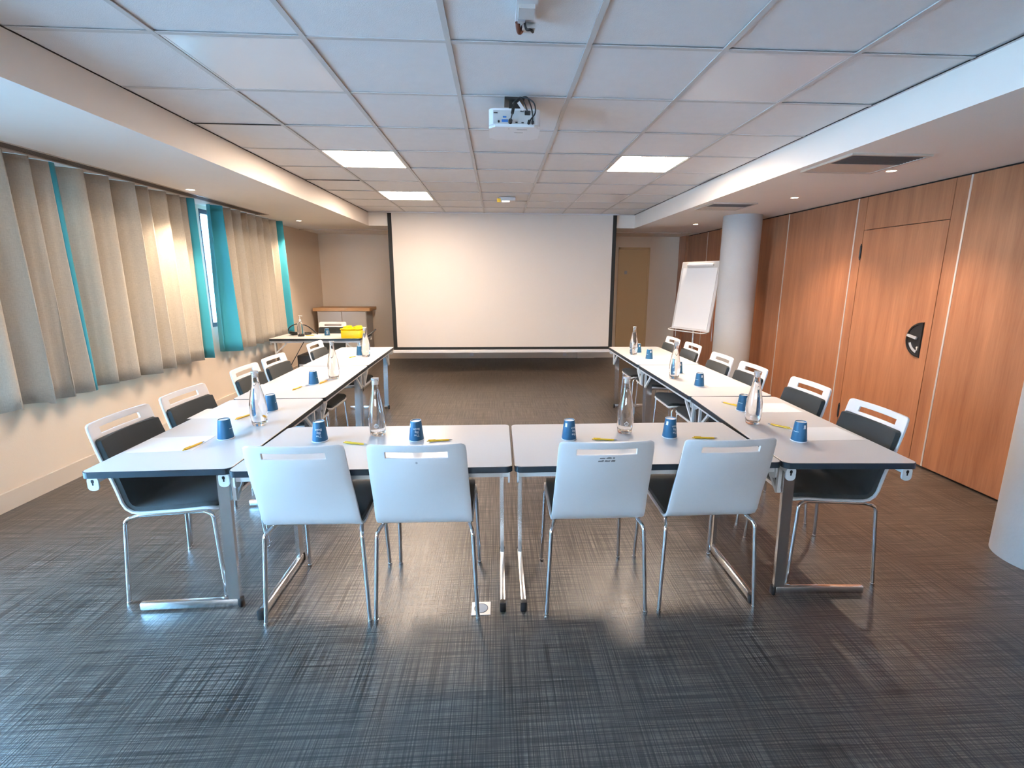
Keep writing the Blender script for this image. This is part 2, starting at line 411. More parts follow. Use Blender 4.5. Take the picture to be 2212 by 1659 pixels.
struct('trim_22', bm, M['tbar'])
bm = BM(); box(bm, TX0, TX0+.006, YF, TY1, CEIL-.002, CEIL+.002); box(bm, TX1-.022, TX1-.018, YF, TY1, CEIL-.003, CEIL+.001)
for j in (2, 5): box(bm, TX0, RX[1]-.014, 2.2395+.6*j-.012, 2.2395+.6*j-.004, CEIL-.003, CEIL+.001)
struct('trim_23', bm, M['gap'])

def panel(i, row, on, label):
    x0, y0 = RX[i]+.014, 2.2395+.6*row+.014; w = .572
    t = thing('light_panel', label, 'ceiling light', (x0+w/2, y0+w/2, CEIL), 0, 'square panels set in the tiled ceiling')
    bm = BM(); h = w/2
    for a in (-1, 1):
        box(bm, -h, h, a*h-.012*(a > 0), a*h+.012*(a < 0), -.001, .03); box(bm, a*h-.012*(a > 0), a*h+.012*(a < 0), -h+.012, h-.012, -.001, .03)
    obj('frame', bm, M['laminate'], t)
    bm = BM(); box(bm, -h+.012, h-.012, -h+.012, h-.012, .0, .012); obj('diffuser', bm, M['panel_on'] if on else M['panel_off'], t)
panel(1, 3, 1, 'lit square ceiling panel to the left of the projector, nearer of two')
panel(1, 6, 1, 'lit square ceiling panel farthest away, close above the left edge of the screen')
panel(5, 3, 1, 'lit square ceiling panel on the right half of the tiled ceiling')
panel(5, 6, 0, 'unlit square ceiling panel with a faint shine near the top right of the screen')
panel(1, 0, 0, 'unlit whitish ceiling panel nearest the camera on the left')
panel(5, 0, 0, 'unlit stained cream ceiling panel nearest the camera on the right')

def downlight(x, y, label, w=1):
    t = thing('downlight', label, 'ceiling spot', (x, y, LOW), 0, 'small round downlights in the side ceilings')
    bm = BM(); lathe(bm, [(.030, -.001), (.040, -.004), (.044, -.001), (.044, .004), (.030, .004)], 28, cap0=False, cap1=False); obj('ring', bm, M['alu'], t, 40)
    bm = BM(); lathe(bm, [(.0, -.0005), (.031, -.0008), (.031, .002), (.0, .002)], 24, cap0=False, cap1=False); obj('lens', bm, M['spot_on'], t, 40)
    l = bpy.data.lights.new('lamp', 'SPOT'); l.energy = 58*w; l.color = (1, .78, .58); l.spot_size = R(104); l.spot_blend = .7; l.shadow_soft_size = .03
    o = bpy.data.objects.new('lamp', l); COL.objects.link(o); o.parent = t; o.location = (0, 0, -.012)
downlight(-2.80, 4.70, 'round lit downlight above the gap between the beige curtains')
downlight(-2.80, 7.09, 'round lit downlight above the desk in the far left corner')
downlight(2.88, 3.51, 'round lit downlight right beside the large square air vent')
downlight(2.90, 4.69, 'round lit downlight on the right between the two square air vents')
downlight(2.89, 7.01, 'round lit downlight at the far right above the flipchart')

def cassette(x0, x1, y0, y1, label):
    t = thing('air_vent', label, 'air vent', ((x0+x1)/2, (y0+y1)/2, LOW), 0, 'square air vents in the right ceiling')
    w, d = (x1-x0)/2, (y1-y0)/2
    bm = BM()
    for a in (-1, 1):
        box(bm, -w, w, a*d-.02*(a > 0), a*d+.02*(a < 0), -.014, 0); box(bm, a*w-.02*(a > 0), a*w+.02*(a < 0), -d+.02, d-.02, -.014, 0)
    obj('frame', bm, M['vent'], t)
    bm = BM(); box(bm, -w+.02, w-.02, 0.0, d-.02, -.009, 0); obj('blank_plate', bm, M['vent'], t)
    bm = BM(); box(bm, -w+.02, w-.02, -d+.02, 0.0, -.003, 0); 
    for i in range(9):
        y = -d+.03+i*(d-.03)/9; box(bm, -w+.02, w-.02, y, y+.004, -.012, -.003)
    obj('grille', bm, M['ventdark'], t)
cassette(2.225, 2.76, 3.04, 3.56, 'large square air vent with dark grille nearest the camera, by the wooden wall')
cassette(2.24, 2.72, 5.02, 5.50, 'smaller looking square air vent farther away in front of the round column')

t = thing('linear_vent', 'long slotted air vent running along the top of the curtains', 'air vent', (-2.995, 2.0, LOW))
bm = BM(); L0, L1 = YF+.1-2.0, 4.45
for a, b in ((-.080, -.066), (.066, .080)): box(bm, a, b, L0, L1, -.004, .05)
box(bm, -.066, .066, L1-.012, L1, -.004, .05); obj('frame', bm, M['vent'], t)
bm = BM()
for i in range(5):
    x = -.052+i*.026; box(bm, x-.003, x+.003, L0, L1-.012, -.002, .045)
obj('slats', bm, M['ventdark'], t)
bm = BM(); box(bm, -.066, .066, L0, L1-.012, .05, .058); obj('duct_back', bm, M['gap'], t)

# columns
for (x, y, lab) in ((3.05, 2.21, 'thick pale grey round column nearest the camera at the right edge'), (3.09, 6.04, 'round grey column standing behind the flipchart')):
    bm = BM(); lathe(bm, [(.23, 0), (.23, LOW-.001)], 64); tag(obj('round_column', bm, M['column'], None, 40, (x, y, 0)), lab, 'column', 'round columns by the wooden wall')

# ------------------------------------------------------------------ curtains
def curtain(y0, y1, x, folds, seed, bands, label, z0=.685, zt=LOW-.002, amp=.072):
    t = thing('curtain', label, 'curtain', (0, 0, 0), 0, 'beige curtains with turquoise edges')
    rnd = random.Random(seed); n = 30*folds; nz = 14
    ph = [0]
    for i in range(folds*2): ph.append(ph[-1]+rnd.uniform(.7, 1.3))
    tot = ph[-1]; am = [rnd.uniform(.7, 1.25) for _ in range(folds*2+1)]
    def off(u, zf):
        s = u*tot; k = max(i for i in range(len(ph)) if ph[i] <= s+1e-9); k = min(k, len(ph)-2)
        f = (s-ph[k])/(ph[k+1]-ph[k]); sg = 1 if k % 2 else -1
        v = (math.sin(math.pi*f)**.75 if sg > 0 else -math.sin(math.pi*f)**1.3) * am[k]
        v += .22*math.sin(u*37+seed+zf*1.5)
        return v*amp*(.72+.38*zf), .16*(y1-y0)/(len(ph)-1)*math.sin(2*math.pi*(k+f))*min(1, 6*u, 6*(1-u))*am[k]
    grid = []
    for i in range(n+1):
        u = i/n; row = []
        for j in range(nz+1):
            zf = j/nz; z = zt+(z0-zt)*zf
            o_, dy = off(u, zf); yy = y0+(y1-y0)*u + dy*(.8+.2*zf) + .010*math.sin(u*23+zf*2.2+seed)*zf
            row.append((x+o_, yy, z + (.008*math.sin(u*31+seed) if j == nz else 0)))
        grid.append(row)
    def part(name, i0, i1, m):
        bm = BM(); V = [[bm.verts.new(p) for p in grid[i]] for i in range(i0, i1+1)]
        for a, b in zip(V, V[1:]):
            for j in range(nz): bm.faces.new((a[j], b[j], b[j+1], a[j+1]))
        bm.normal_update()
        o = obj(name, bm, m, t, 180)
        md = o.modifiers.new('s', 'SOLIDIFY'); md.thickness = .004; md.offset = 0
        return o
    L = y1-y0; cuts = [0, n]
    i0, i1 = 0, n
    if bands[0]: i0 = max(1, round(n*bands[0]/L)); part('turquoise_band', 0, i0, M['cyan'])
    if bands[1]: i1 = n-max(1, round(n*bands[1]/L)); part('turquoise_band', i1, n, M['cyan'])
    part('cloth', i0, i1, M['curtain'])
curtain(2.99, 3.715, -3.14, 4, 3, (0, .06), 'wide beige curtain at the left edge of the view, ending in a dark blue-green strip')
curtain(3.73, 5.24, -3.135, 7, 5, (0, .085), 'beige curtain lit by the downlight, middle of the three, left of the bare window gap')
curtain(5.555, 7.20, -3.135, 9, 9, (.15, .10), 'beige curtain farthest from the camera with turquoise lining beside the window gap', z0=.69)

# ------------------------------------------------------------------ projection screen
SY, SX0, SX1, SZ0 = 7.58, -1.677, 1.862, .397
t = thing('projection_screen', 'large white pull-down projection screen with black borders', 'screen', (0, SY, 0))
bm = BM(); box(bm, SX0+.06, SX1-.06, 0, .004, SZ0+.045, CEIL-.004); obj('screen_surface', bm, M['screen'], t)
bm = BM(); box(bm, SX0, SX0+.06, 0, .004, SZ0, CEIL-.004); box(bm, SX1-.06, SX1, 0, .004, SZ0, CEIL-.004); box(bm, SX0+.06, SX1-.06, 0, .004, SZ0, SZ0+.045); obj('black_border', bm, M['screenblack'], t)
bm = BM(); box(bm, SX0-.02, SX1+.02, -.02, .05, CEIL-.016, CEIL+.002); obj('roller_case', bm, M['laminate'], t)
bm = BM(); rbox(bm, SX0-.01, SX1+.01, -.012, .016, SZ0-.05, SZ0, .006); obj('bottom_bar', bm, M['laminate'], t)

# ------------------------------------------------------------------ tables
def make_table(name, label, inset, group, outer_cap=True):
    LW, WD = 1.196, .6
    t = thing(name, label, 'table', (0, 0, 0), 0, group)
    bm = BM(); prism(bm, rrect(LW-.006, WD-.006, .028), .716, .7412); obj('tabletop', bm, M['laminate'], t)
    bm = BM(); 
    o_, i_ = rrect(LW, WD, .03), rrect(LW-.006, WD-.006, .028); n = len(o_)
    for z0_, z1_ in ((.714, .7395),):
        A = [bm.verts.new((*p, z0_)) for p in o_]; B = [bm.verts.new((*p, z1_)) for p in o_]
        C = [bm.verts.new((*p, z0_)) for p in i_]; D = [bm.verts.new((*p, z1_+.0015)) for p in i_]
        for i in range(n):
            j = (i+1) % n
            for q in ((A[i], A[j], B[j], B[i]), (B[i], B[j], D[j], D[i]), (A[j], A[i], C[i], C[j])): bm.faces.new(q)
    obj('edge_band', bm, M['edge'], t)
    for s in (-1, 1):      # long apron rails with hooked ends
        v = s*.262
        bm = BM(); box(bm, -LW/2+.018, LW/2-.018, v-.011, v+.011, .684, .7135)
        r = obj('apron_rail', bm, M['steelwhite'], t)
        for e in (-1, 1):
            bm = BM(); u = e*(LW/2-.016)
            pts = rrect(.044, .062, .018, 5)
            prism(bm, pts, -.004, .004, Matrix(((0, 0, 1, u), (1, 0, 0, v), (0, 1, 0, .685), (0, 0, 0, 1))))
            hk = obj('end_hook', bm, M['steelwhite'], t)
            bm = BM(); box(bm, u+e*.0042-.0006, u+e*.0042+.0006, v-.003, v+.003, .678, .704); box(bm, u+e*.0042-.0006, u+e*.0042+.0006, v-.006, v+.006, .690, .702); obj('keyhole', bm, M['black'], hk)
    for s in (-1, 1):
        u = s*(LW/2-(inset[0] if s < 0 else inset[1]))
        lg = BM(); bar(lg, (u, .188, .035), (u, .205, .700), .050, .020, (1, 0, 0)); l = obj('leg', lg, M['satin'], t)
        bm = BM(); rbox(bm, u-.013, u+.013, -.235, .205, .008, .046, .006, 2); obj('foot_bar', bm, M['satin'], l, 40)
        for a, b in (((-.262, -.235), (.205, .222)) if outer_cap else ((.205, .222),)):
            bm = BM(); rbox(bm, u-.015, u+.015, a, b, .0, .048, .005, 2); obj('rubber_cap', bm, M['black'], l, 40)
        bm = BM(); box(bm, u-.012, u+.012, -.25, .25, .688, .712); obj('cross_bar', bm, M['chrome'], l)
        # triangular folding brace on the inner long side
        bm = BM(); z1_ = .690; ui = u-s*.012
        A = (ui, .24, z1_); B = (ui, .24, z1_-.150); C = (ui-s*.135, .24, z1_)
        K = (ui-s*.135, .24, z1_-.030)
        bar(bm, A, B, .018, .016, (0, 1, 0)); bar(bm, B, K, .018, .014, (0, 1, 0)); bar(bm, K, C, .018, .014, (0, 1, 0)); bar(bm, A, C, .018, .014, (0, 1, 0))
        obj('folding_brace', bm, M['steelwhite'], t)
    return t
G = 'white folding tables forming the U'
tA = make_table('folding_table', 'white table at the front of the U, left of the two facing the camera', (.045, .045), G); tA.location = (-.540, 2.208, 0)
dup(tA, (.664, 2.205, 0), R(0.0), 'white table at the front of the U, right of the two facing the camera')
tL = make_table('folding_table', 'white table at the near end of the left arm of the U', (.045, .115), G, False); tL.location = (-1.456, 2.53, 0); tL.rotation_euler = (0, 0, R(-90+1.5))
tS = make_table('folding_table', 'white table in the middle of the left arm of the U', (.045, .045), G, False); tS.location = (-1.487, 3.735, 0); tS.rotation_euler = (0, 0, R(-90+1.4))
dup(tS, (-1.513, 4.938, 0), R(-90+.8), 'white table at the far end of the left arm, beside the corner desk')
tR = make_table('folding_table', 'white table at the near end of the right arm of the U', (.125, .045), G, False); tR.location = (1.590, 2.476, 0); tR.rotation_euler = (0, 0, R(90-2.6))
dup(tS, (1.613, 3.686, 0), R(90+.2), 'white table in the middle of the right arm of the U')
dup(tS, (1.608, 4.888, 0), R(90+.2), 'white table at the far end of the right arm, below the screen corner')
dup(tA, (-2.425, 6.62, 0), R(180), 'separate white desk table in the far left corner carrying a yellow box', 'corner desk')

# ------------------------------------------------------------------ chairs (face local +y, origin between rear feet)
def chair_proto(label):
    t = thing('stacking_chair', label, 'chair')
    P = [Vector((0, a, b)) for a, b in ((-.052, .882), (-.016, .735), (.034, .590), (.066, .452), (.30, .462), (.44, .475), (.475, .452))]
    P = fillet(P, .07, 7)
    # resample finely
    S = [0]
    for a, b in zip(P, P[1:]): S.append(S[-1]+(b-a).length)
    def at(s):
        for i in range(len(P)-1):
            if S[i+1] >= s-1e-9: 
                f = (s-S[i])/max(1e-9, S[i+1]-S[i]); return P[i].lerp(P[i+1], f), (P[i+1]-P[i]).normalized()
        return P[-1], (P[-1]-P[-2]).normalized()
    Lt = S[-1]
    def grid(s0, s1, ns, half, off, slot=None, rc0=.02, rc1=.05):
        bm = BM(); base = [s0+(s1-s0)*i/ns for i in range(ns+1)]
        extra = [s0+.004, s0+.010, s1-.004, s1-.012, s1-.025]
        if slot: extra += [slot[0], slot[1]]; base = [b for b in base if not (slot[0]-.012 < b < slot[1]+.012)]
        ss = sorted(set(base+extra)); nt_ = 16; V = []
        for s in ss:
            p, d = at(s); nrm = Vector((0, -d.z, d.y))      # towards the sitter / up
            w = half(s)
            for e, rc in ((s-s0, rc0), (s1-s, rc1)):
                if e < rc: w -= rc-math.sqrt(max(0, rc*rc-(rc-e)**2))
            bk = max(0, min(1, (Lt*.47-s)/.25))
            row = []
            for k in range(nt_+1):
                tt = -1+2*k/nt_
                if slot and abs(tt) > .5: pass
                curve = -.022*bk*(1-tt*tt)
                q = p+nrm*off+Vector((tt*w, curve, 0)); row.append(bm.verts.new(q))
            V.append(row)
        for a, (r0, r1) in enumerate(zip(V, V[1:])):
            for k in range(nt_):
                if slot and ss[a] >= slot[0]-1e-6 and ss[a+1] <= slot[1]+1e-6 and 3 <= k < nt_-3: continue
                bm.faces.new((r0[k], r0[k+1], r1[k+1], r1[k]))
        return bm
    hw = lambda s: .200+.012*min(1, s/.40)
    bm = grid(0, Lt, 26, hw, 0, slot=(.032, .061)); bm.normal_update()
    o = obj('shell', bm, M['shell'], t, 60); md = o.modifiers.new('s', 'SOLIDIFY'); md.thickness = .011; md.offset = 0
    bv = o.modifiers.new('b', 'BEVEL'); bv.width = .002; bv.segments = 2; bv.limit_method = 'ANGLE'
    bm = grid(.080, Lt-.012, 26, lambda s: hw(s)-.010, .0175, None, .012, .05); bm.normal_update()
    o = obj('cushion', bm, M['fabric'], t, 60); md = o.modifiers.new('s', 'SOLIDIFY'); md.thickness = .023; md.offset = 0
    bv = o.modifiers.new('b', 'BEVEL'); bv.width = .006; bv.segments = 3; bv.limit_method = 'ANGLE'
    r = .0092
    bm = BM()
    for s in (-1, 1): tube(bm, [(s*.196, .105, .4375), (s*.196, .25, .445), (s*.196, .425, .4535)], r, 10)
    tube(bm, [(-.196, .15, .4395), (.196, .15, .4395)], r, 10); tube(bm, [(-.196, .38, .4515), (.196, .38, .4515)], r, 10)
    obj('seat_frame', bm, M['chrome'], t, 50)
    for s in (-1, 1):
        bm = BM(); tube(bm, fillet([(s*.232, .028, .004), (s*.212, .058, .428), (s*.196, .112, .4375)], .055, 8), r, 10)
        tube(bm, [(s*.232, .028, 0), (s*.2315, .029, .014)], r+.0018, 10); obj('leg', bm, M['chrome'], t, 50)
        bm = BM(); tube(bm, fillet([(s*.215, .470, .004), (s*.203, .448, .440), (s*.196, .405, .4525)], .03, 8), r, 10)
        tube(bm, [(s*.215, .470, 0), (s*.2146, .469, .014)], r+.0018, 10); obj('leg', bm, M['chrome'], t, 50)
    return t
CG = 'white shell chairs around the U of tables'
c0 = chair_proto('white chair back facing the camera, leftmost of the four in the front row'); c0['group'] = CG
c0.location = (-.822, 1.885, 0); c0.rotation_euler = (0, 0, R(-1))
dup(c0, (-.334, 1.880, 0), R(-1), 'white chair back with a faint smudge, second from left in the front row')
c3 = dup(c0, (.446, 1.880, 0), R(0), 'white chair back facing the camera with two small dark printed lines under its handle')
dup(c0, (.975, 1.885, 0), R(1), 'white chair back facing the camera, rightmost of the four in the front row')
for (x, y, a), lab in zip([(-1.806, 2.325, 1), (-1.815, 2.815, -1), (-1.848, 3.565, 1), (-1.860, 4.055, -1), (-1.838, 4.91, 0)],
    ['white chair with grey pad, nearest the camera on the left arm',
     'second white chair with grey pad from the camera on the left arm',
     'white chair with grey pad partly behind the tall bottle on the left arm',
     'white chair with grey pad fourth from the camera on the left arm',
     'farthest white chair with grey pad on the left arm, in front of the computer tower']):
    dup(c0, (x, y, 0), R(-90+a), lab)
for (x, y, a), lab in zip([(1.940, 2.285, -1), (1.978, 2.885, 0), (1.935, 3.50, 0), (1.922, 3.992, 0), (1.955, 4.703, 0), (1.93, 5.195, 0)],
    ['white chair with dark pad, nearest the camera on the right arm',
     'white chair with dark pad in front of the lower door hinge',
     'white chair with dark pad third from the camera on the right arm',
     'white chair with dark pad in front of the round grey column',
     'white chair with dark pad below the flipchart stand, fifth on the right arm',
     'farthest white chair with dark pad at the end of the right arm']):
    dup(c0, (x, y, 0), R(90+a), lab)
dup(c0, (-2.473, 7.135, 0), R(180), 'white chair behind the corner desk, its pad facing the camera', 'corner desk')
# small print under the handle of one chair back, smudge on another
def backprint(parent, m, fn, name):
    vs, fs = fn(); bm = BM(); V = []
    for v in vs:
        z = .802+v.y; f = (.882-z)/(.882-.735)
        y = -.052+.036*f - .022*(1-(v.x/.2)**2) - .0062
        V.append(bm.verts.new((v.x, y, z)))
    for f in fs: bm.faces.new([V[i] for i in f])
    return obj(name, bm, m, parent)
c2 = [o for o in bpy.data.objects if o.get('label', '').startswith('white chair back with a faint smudge')][0]
def strokes():      # two rows of unreadable slanted dark print
    rnd = random.Random(4); vs, fs = [], []
    for x0, n, y in ((-.030, 14, .004), (-.036, 16, -.010)):
        for i in range(n):
            if i in (5, 11): continue
            h = rnd.uniform(.005, .0085); x = x0+i*.0045; k = len(vs)
            vs += [Vector((x, y, 0)), Vector((x+.0034, y, 0)), Vector((x+.0034+h*.45, y+h, 0)), Vector((x+h*.45, y+h, 0))]; fs.append([k, k+1, k+2, k+3])
    return vs, fs
def disc():
    vs = [Vector((0, .0, 0))]+[Vector((.0045*math.cos(i*.5236)+0, .0055*math.sin(i*.5236), 0)) for i in range(12)]
    return vs, [[0, 1+i, 1+(i+1) % 12] for i in range(12)]
backprint(c2, M['grey'], disc, 'smudge')
backprint(c3, M['inkdark'], lambda: strokes(), 'printed_text')

# ------------------------------------------------------------------ things on the tables
TZ = .7415
def cone_r(z): return .0375-(.0375-.0265)*z/.1
def wraptext(s, size, az, zc, flip=True, ls=.95, rad=.0003):
    vs, fs = textmesh(s, size, ls=ls); bm = BM(); V = []
    for v in vs:
        x, y = (-v.x, -v.y) if flip else (v.x, v.y)
        z = zc+y; r = cone_r(z)+rad; a = az-math.pi/2+x/r
        V.append(bm.verts.new((r*math.cos(a), r*math.sin(a), z)))
    for f in fs: bm.faces.new([V[i] for i in f])
    return bm
def cup_proto(label):
    t = thing('paper_cup', label, 'cup')
    bm = BM(); lathe(bm, [(.0365, .004), (.0368, .006), (.0267, .098), (.0262, .1), (.0246, .1), (.0246, .094)], 40, cap0=False, cap1=False); obj('sleeve', bm, M['cup'], t, 50)
    bm = BM(); lathe(bm, [(.035, .001), (.0375, 0), (.0390, .0015), (.0385, .004), (.036, .0048)], 40, cap0=False, cap1=False); obj('rim', bm, M['cupwhite'], t, 60)
    bm = BM(); lathe(bm, [(.0, .0955), (.0245, .0955), (.0252, .1005), (.0262, .1006), (.0263, .0992)], 36, cap0=False, cap1=False); obj('base_disc', bm, M['cupwhite'], t, 40)
    o = obj('printed_text', wraptext('The\nBig\nBean', .0165, 0, .048), M['ink'], t)
    bm = BM()
    for (a, b, c, d) in ((-.0055, .0055, .072, .088), (-.0075, .0055, .0690, .0715)):
        for i in range(3):
            V = []
            for x, z in ((a+(b-a)*i/3, c), (a+(b-a)*(i+1)/3, c), (a+(b-a)*(i+1)/3, d), (a+(b-a)*i/3, d)):
                r = cone_r(z)+.0003; an = R(-78)-math.pi/2+x/r; V.append(bm.verts.new((r*math.cos(an), r*math.sin(an), z)))
            bm.faces.new(V)
    obj('logo', bm, M['ink'], t)
    bm = BM(); rnd = random.Random(2); x = -.014        # one unreadable thin line of print
    for i in range(9):
        wd = rnd.uniform(.0012, .0026); V = []
        for a, b in ((x, .051), (x+wd, .051), (x+wd, .0535), (x, .0535)):
            r = cone_r(b)+.0003; an = R(-150)-math.pi/2+a/r; V.append(bm.verts.new((r*math.cos(an), r*math.sin(an), b)))
        bm.faces.new(V); x += wd+.001
    obj('small_print', bm, M['ink'], t)
    return t
CUPG = 'upturned blue paper cups on the tables'
cups = [((-.890, 2.284), 12, 'upturned blue paper cup left of the bottle on the left front table'),
 ((-.414, 2.277), 14, 'upturned blue paper cup right of the bottle on the left front table'),
 ((.354, 2.258), 38, 'upturned blue paper cup left of the bottle on the right front table'),
 ((.876, 2.264), 26, 'upturned blue paper cup right of the bottle on the right front table'),
 ((-1.376, 2.340), -119, 'upturned blue paper cup nearest the camera on the left arm'),
 ((-1.384, 2.847), -112, 'upturned blue paper cup just right of the near bottle on the left arm'),
 ((-1.405, 3.575), -122, 'upturned blue paper cup on the middle table of the left arm'),
 ((-1.441, 4.927), -120, 'upturned cup half hidden behind the farthest bottle of the left arm'),
 ((1.510, 2.180), 86, 'upturned blue paper cup nearest the camera on the right arm'),
 ((1.507, 2.730), 92, 'upturned blue paper cup partly behind the nearest bottle of the right arm'),
 ((1.520, 3.404), 88, 'upturned blue paper cup standing alone on the middle table of the right arm'),
 ((1.548, 3.900), 90, 'upturned cup almost hidden behind the middle bottle of the right arm'),
 ((1.519, 4.608), 88, 'upturned blue paper cup in plain view on the far table of the right arm'),
 ((1.529, 5.028), 90, 'upturned cup half hidden behind the farthest bottle of the right arm'),
 ((-2.384, 6.673), 30, 'upturned blue paper cup on the corner desk left of the yellow box')]
proto = None
for (x, y), a, lab in cups:
    if proto is None: proto = cup_proto(lab); proto['group'] = CUPG; proto.location = (x, y, TZ); proto.rotation_euler = (0, 0, R(a))
    else: dup(proto, (x, y, TZ), R(a), lab)

def bottle_proto(label):
    t = thing('glass_bottle', label, 'bottle')
    outer = [(.0, .0025), (.030, .0), (.0355, .003), (.0375, .012), (.0405, .035), (.0435, .065), (.0440, .085), (.0420, .120), (.0365, .158), (.0270, .203), (.0215, .225), (.0185, .242), (.0170, .265), (.0165, .282), (.0180, .284), (.0180, .290), (.0160, .292)]
    inner = [(.0140, .292), (.0142, .265), (.0157, .242), (.0187, .225), (.0242, .203), (.0337, .158), (.0392, .120), (.0412, .085), (.0407, .065), (.0377, .035), (.0350, .018), (.029, .012), (.0, .015)]
    bm = BM(); lathe(bm, outer+inner, 40, cap0=False, cap1=False); obj('glass_body', bm, M['glass'], t, 60)
    wa = [(.0, .0155), (.0288, .0125), (.0348, .0185), (.0375, .035), (.0405, .065), (.0410, .085), (.0390, .120), (.0335, .158), (.0240, .203), (.0185, .225), (.0155, .241), (.0, .241)]
    bm = BM(); lathe(bm, wa, 36, cap0=False, cap1=False); obj('water', bm, M['water'], t, 60)
    bm = BM(); lathe(bm, [(.0, .268), (.0137, .268), (.0137, .292), (.0188, .293), (.0188, .301), (.0, .302)], 28, cap0=False, cap1=False); obj('stopper', bm, M['frost'], t, 40)
    bm = BM()           # small embossed mark low on the front
    for k, (x, z, w, h) in enumerate([(-.010, .062, .004, .004), (-.005, .067, .004, .007), (.0, .070, .004, .009), (.005, .067, .004, .007), (.010, .062, .004, .004), (0, .056, .022, .0025), (0, .051, .014, .002)]):
        V = []
        for sx, sz in ((-1, -1), (1, -1), (1, 1), (-1, 1)):
            r = .0438; a = -math.pi/2+(x+sx*w/2)/r; V.append(bm.verts.new((r*math.cos(a), r*math.sin(a), z+sz*h/2)))
        bm.faces.new(V)
    obj('logo', bm, M['ink'], t)
    return t
BG = 'clear water bottles on the tables'
bots = [((-.624, 2.357), 5, 'clear water bottle between the two cups on the left front table'),
 ((.662, 2.340), -5, 'clear water bottle between the two cups on the right front table'),
 ((-1.314, 2.558), 100, 'tall clear water bottle nearest the camera on the left arm'),
 ((-1.320, 3.773), 90, 'clear water bottle on the middle table of the left arm'),
 ((-1.354, 4.837), 80, 'clear water bottle farthest away on the left arm'),
 ((1.427, 2.469), -100, 'tall clear water bottle nearest the camera on the right arm'),
 ((1.434, 3.693), -90, 'clear water bottle on the middle table of the right arm'),
 ((1.442, 4.903), -80, 'clear water bottle farthest away on the right arm')]
proto = None
for (x, y), a, lab in bots:
    if proto is None: proto = bottle_proto(lab); proto['group'] = BG; proto.location = (x, y, TZ); proto.rotation_euler = (0, 0, R(a))
    else: dup(proto, (x, y, TZ), R(a), lab)

def sheet(x, y, a, label, w=.21, l=.297):
    bm = BM(); box(bm, -l/2, l/2, -w/2, w/2, 0, .0008); o = obj('paper_sheet', bm, M['paper'], None, None, (x, y, TZ)); o.rotation_euler = (0, 0, R(a))
    tag(o, label, 'paper', 'blank white sheets of paper on the tables')
sheet(1.707, 2.278, 0, 'white paper sheet right of the nearest cup on the right arm')
sheet(1.712, 2.785, -2, 'white paper sheet right of the near bottle on the right arm')
sheet(1.730, 3.472, 2, 'white paper sheet right of the cup on the middle table of the right arm')
sheet(1.735, 3.930, 1, 'white paper sheet beside the middle bottle of the right arm')
sheet(1.735, 4.680, 0, 'white paper sheet on the far table of the right arm')
sheet(-1.590, 2.262, 4, 'white paper sheet with a pen at its corner, nearest the camera on the left arm')
sheet(-1.640, 2.800, 3, 'white paper sheet on the near left table beside the second chair')
sheet(-1.640, 3.480, 3, 'white paper sheet on the middle table of the left arm')
sheet(-1.600, 4.080, 3, 'white paper sheet on the left arm between cup and far seam')
sheet(-1.620, 4.800, 3, 'white paper sheet on the far table of the left arm')
sheet(-2.60, 6.62, 8, 'white paper sheet on the corner desk')
def pen_proto(label):
    t = thing('ballpoint_pen', label, 'pen')
    z = .0052
    bm = BM(); tube(bm, [(-.045, 0, z), (-.02, 0, z), (.038, 0, z), (.052, 0, z)], lambda f: .0050 if f < .9 else .0042, 12); obj('barrel', bm, M['pen'], t, 50)
    bm = BM(); tube(bm, [(.052, 0, z), (.060, 0, z), (.068, 0, z)], lambda f: .0042-.0032*f, 10); obj('tip', bm, M['grey'], t, 50)
    bm = BM(); tube(bm, [(-.058, 0, z), (-.045, 0, z)], .0028, 10); box(bm, -.050, -.015, -.0018, .0018, z+.0045, z+.0068); box(bm, -.050, -.044, -.0018, .0018, z, z+.0068); obj('clip', bm, M['pen'], t, 50)
    return t
pens = [((-1.458, 2.213), 79, 'yellow pen on the nearest table of the left arm', 0), ((-1.474, 2.700), 71, 'yellow pen left of the near bottle on the left arm', 0),
 ((-1.466, 3.420), 80, 'yellow pen in front of the cup on the middle table of the left arm', 0), ((-1.350, 3.623), 82, 'yellow pen showing right behind the cup on the middle left table', 0),
 ((-1.482, 4.80), 74, 'yellow pen farthest away on the left arm', 0), ((-.705, 2.222), -14, 'yellow pen in the gap between the two left front chairs', 0),
 ((-.300, 2.245), 8, 'yellow pen barely showing above the second front chair', 0), ((.524, 2.224), -8, 'yellow pen right above the chair with printed lines', 0),
 ((1.040, 2.226), -5, 'yellow pen right above the rightmost front chair', 0), ((1.545, 2.395), 125, 'yellow pen sticking out behind the nearest cup of the right arm', 0),
 ((1.495, 2.860), 120, 'yellow pen behind the second cup of the right arm', 0), ((-2.60, 6.62), 12, 'yellow pen on the sheet on the corner desk', .0008)]
proto = None
for (x, y), a, lab, dz in pens:
    zz = TZ+dz+(.0008 if a in (79, 71) else 0)
    if proto is None: proto = pen_proto(lab); proto['group'] = 'yellow pens on the tables'; proto.location = (x, y, zz); proto.rotation_euler = (0, 0, R(a))
    else: dup(proto, (x, y, zz), R(a), lab)

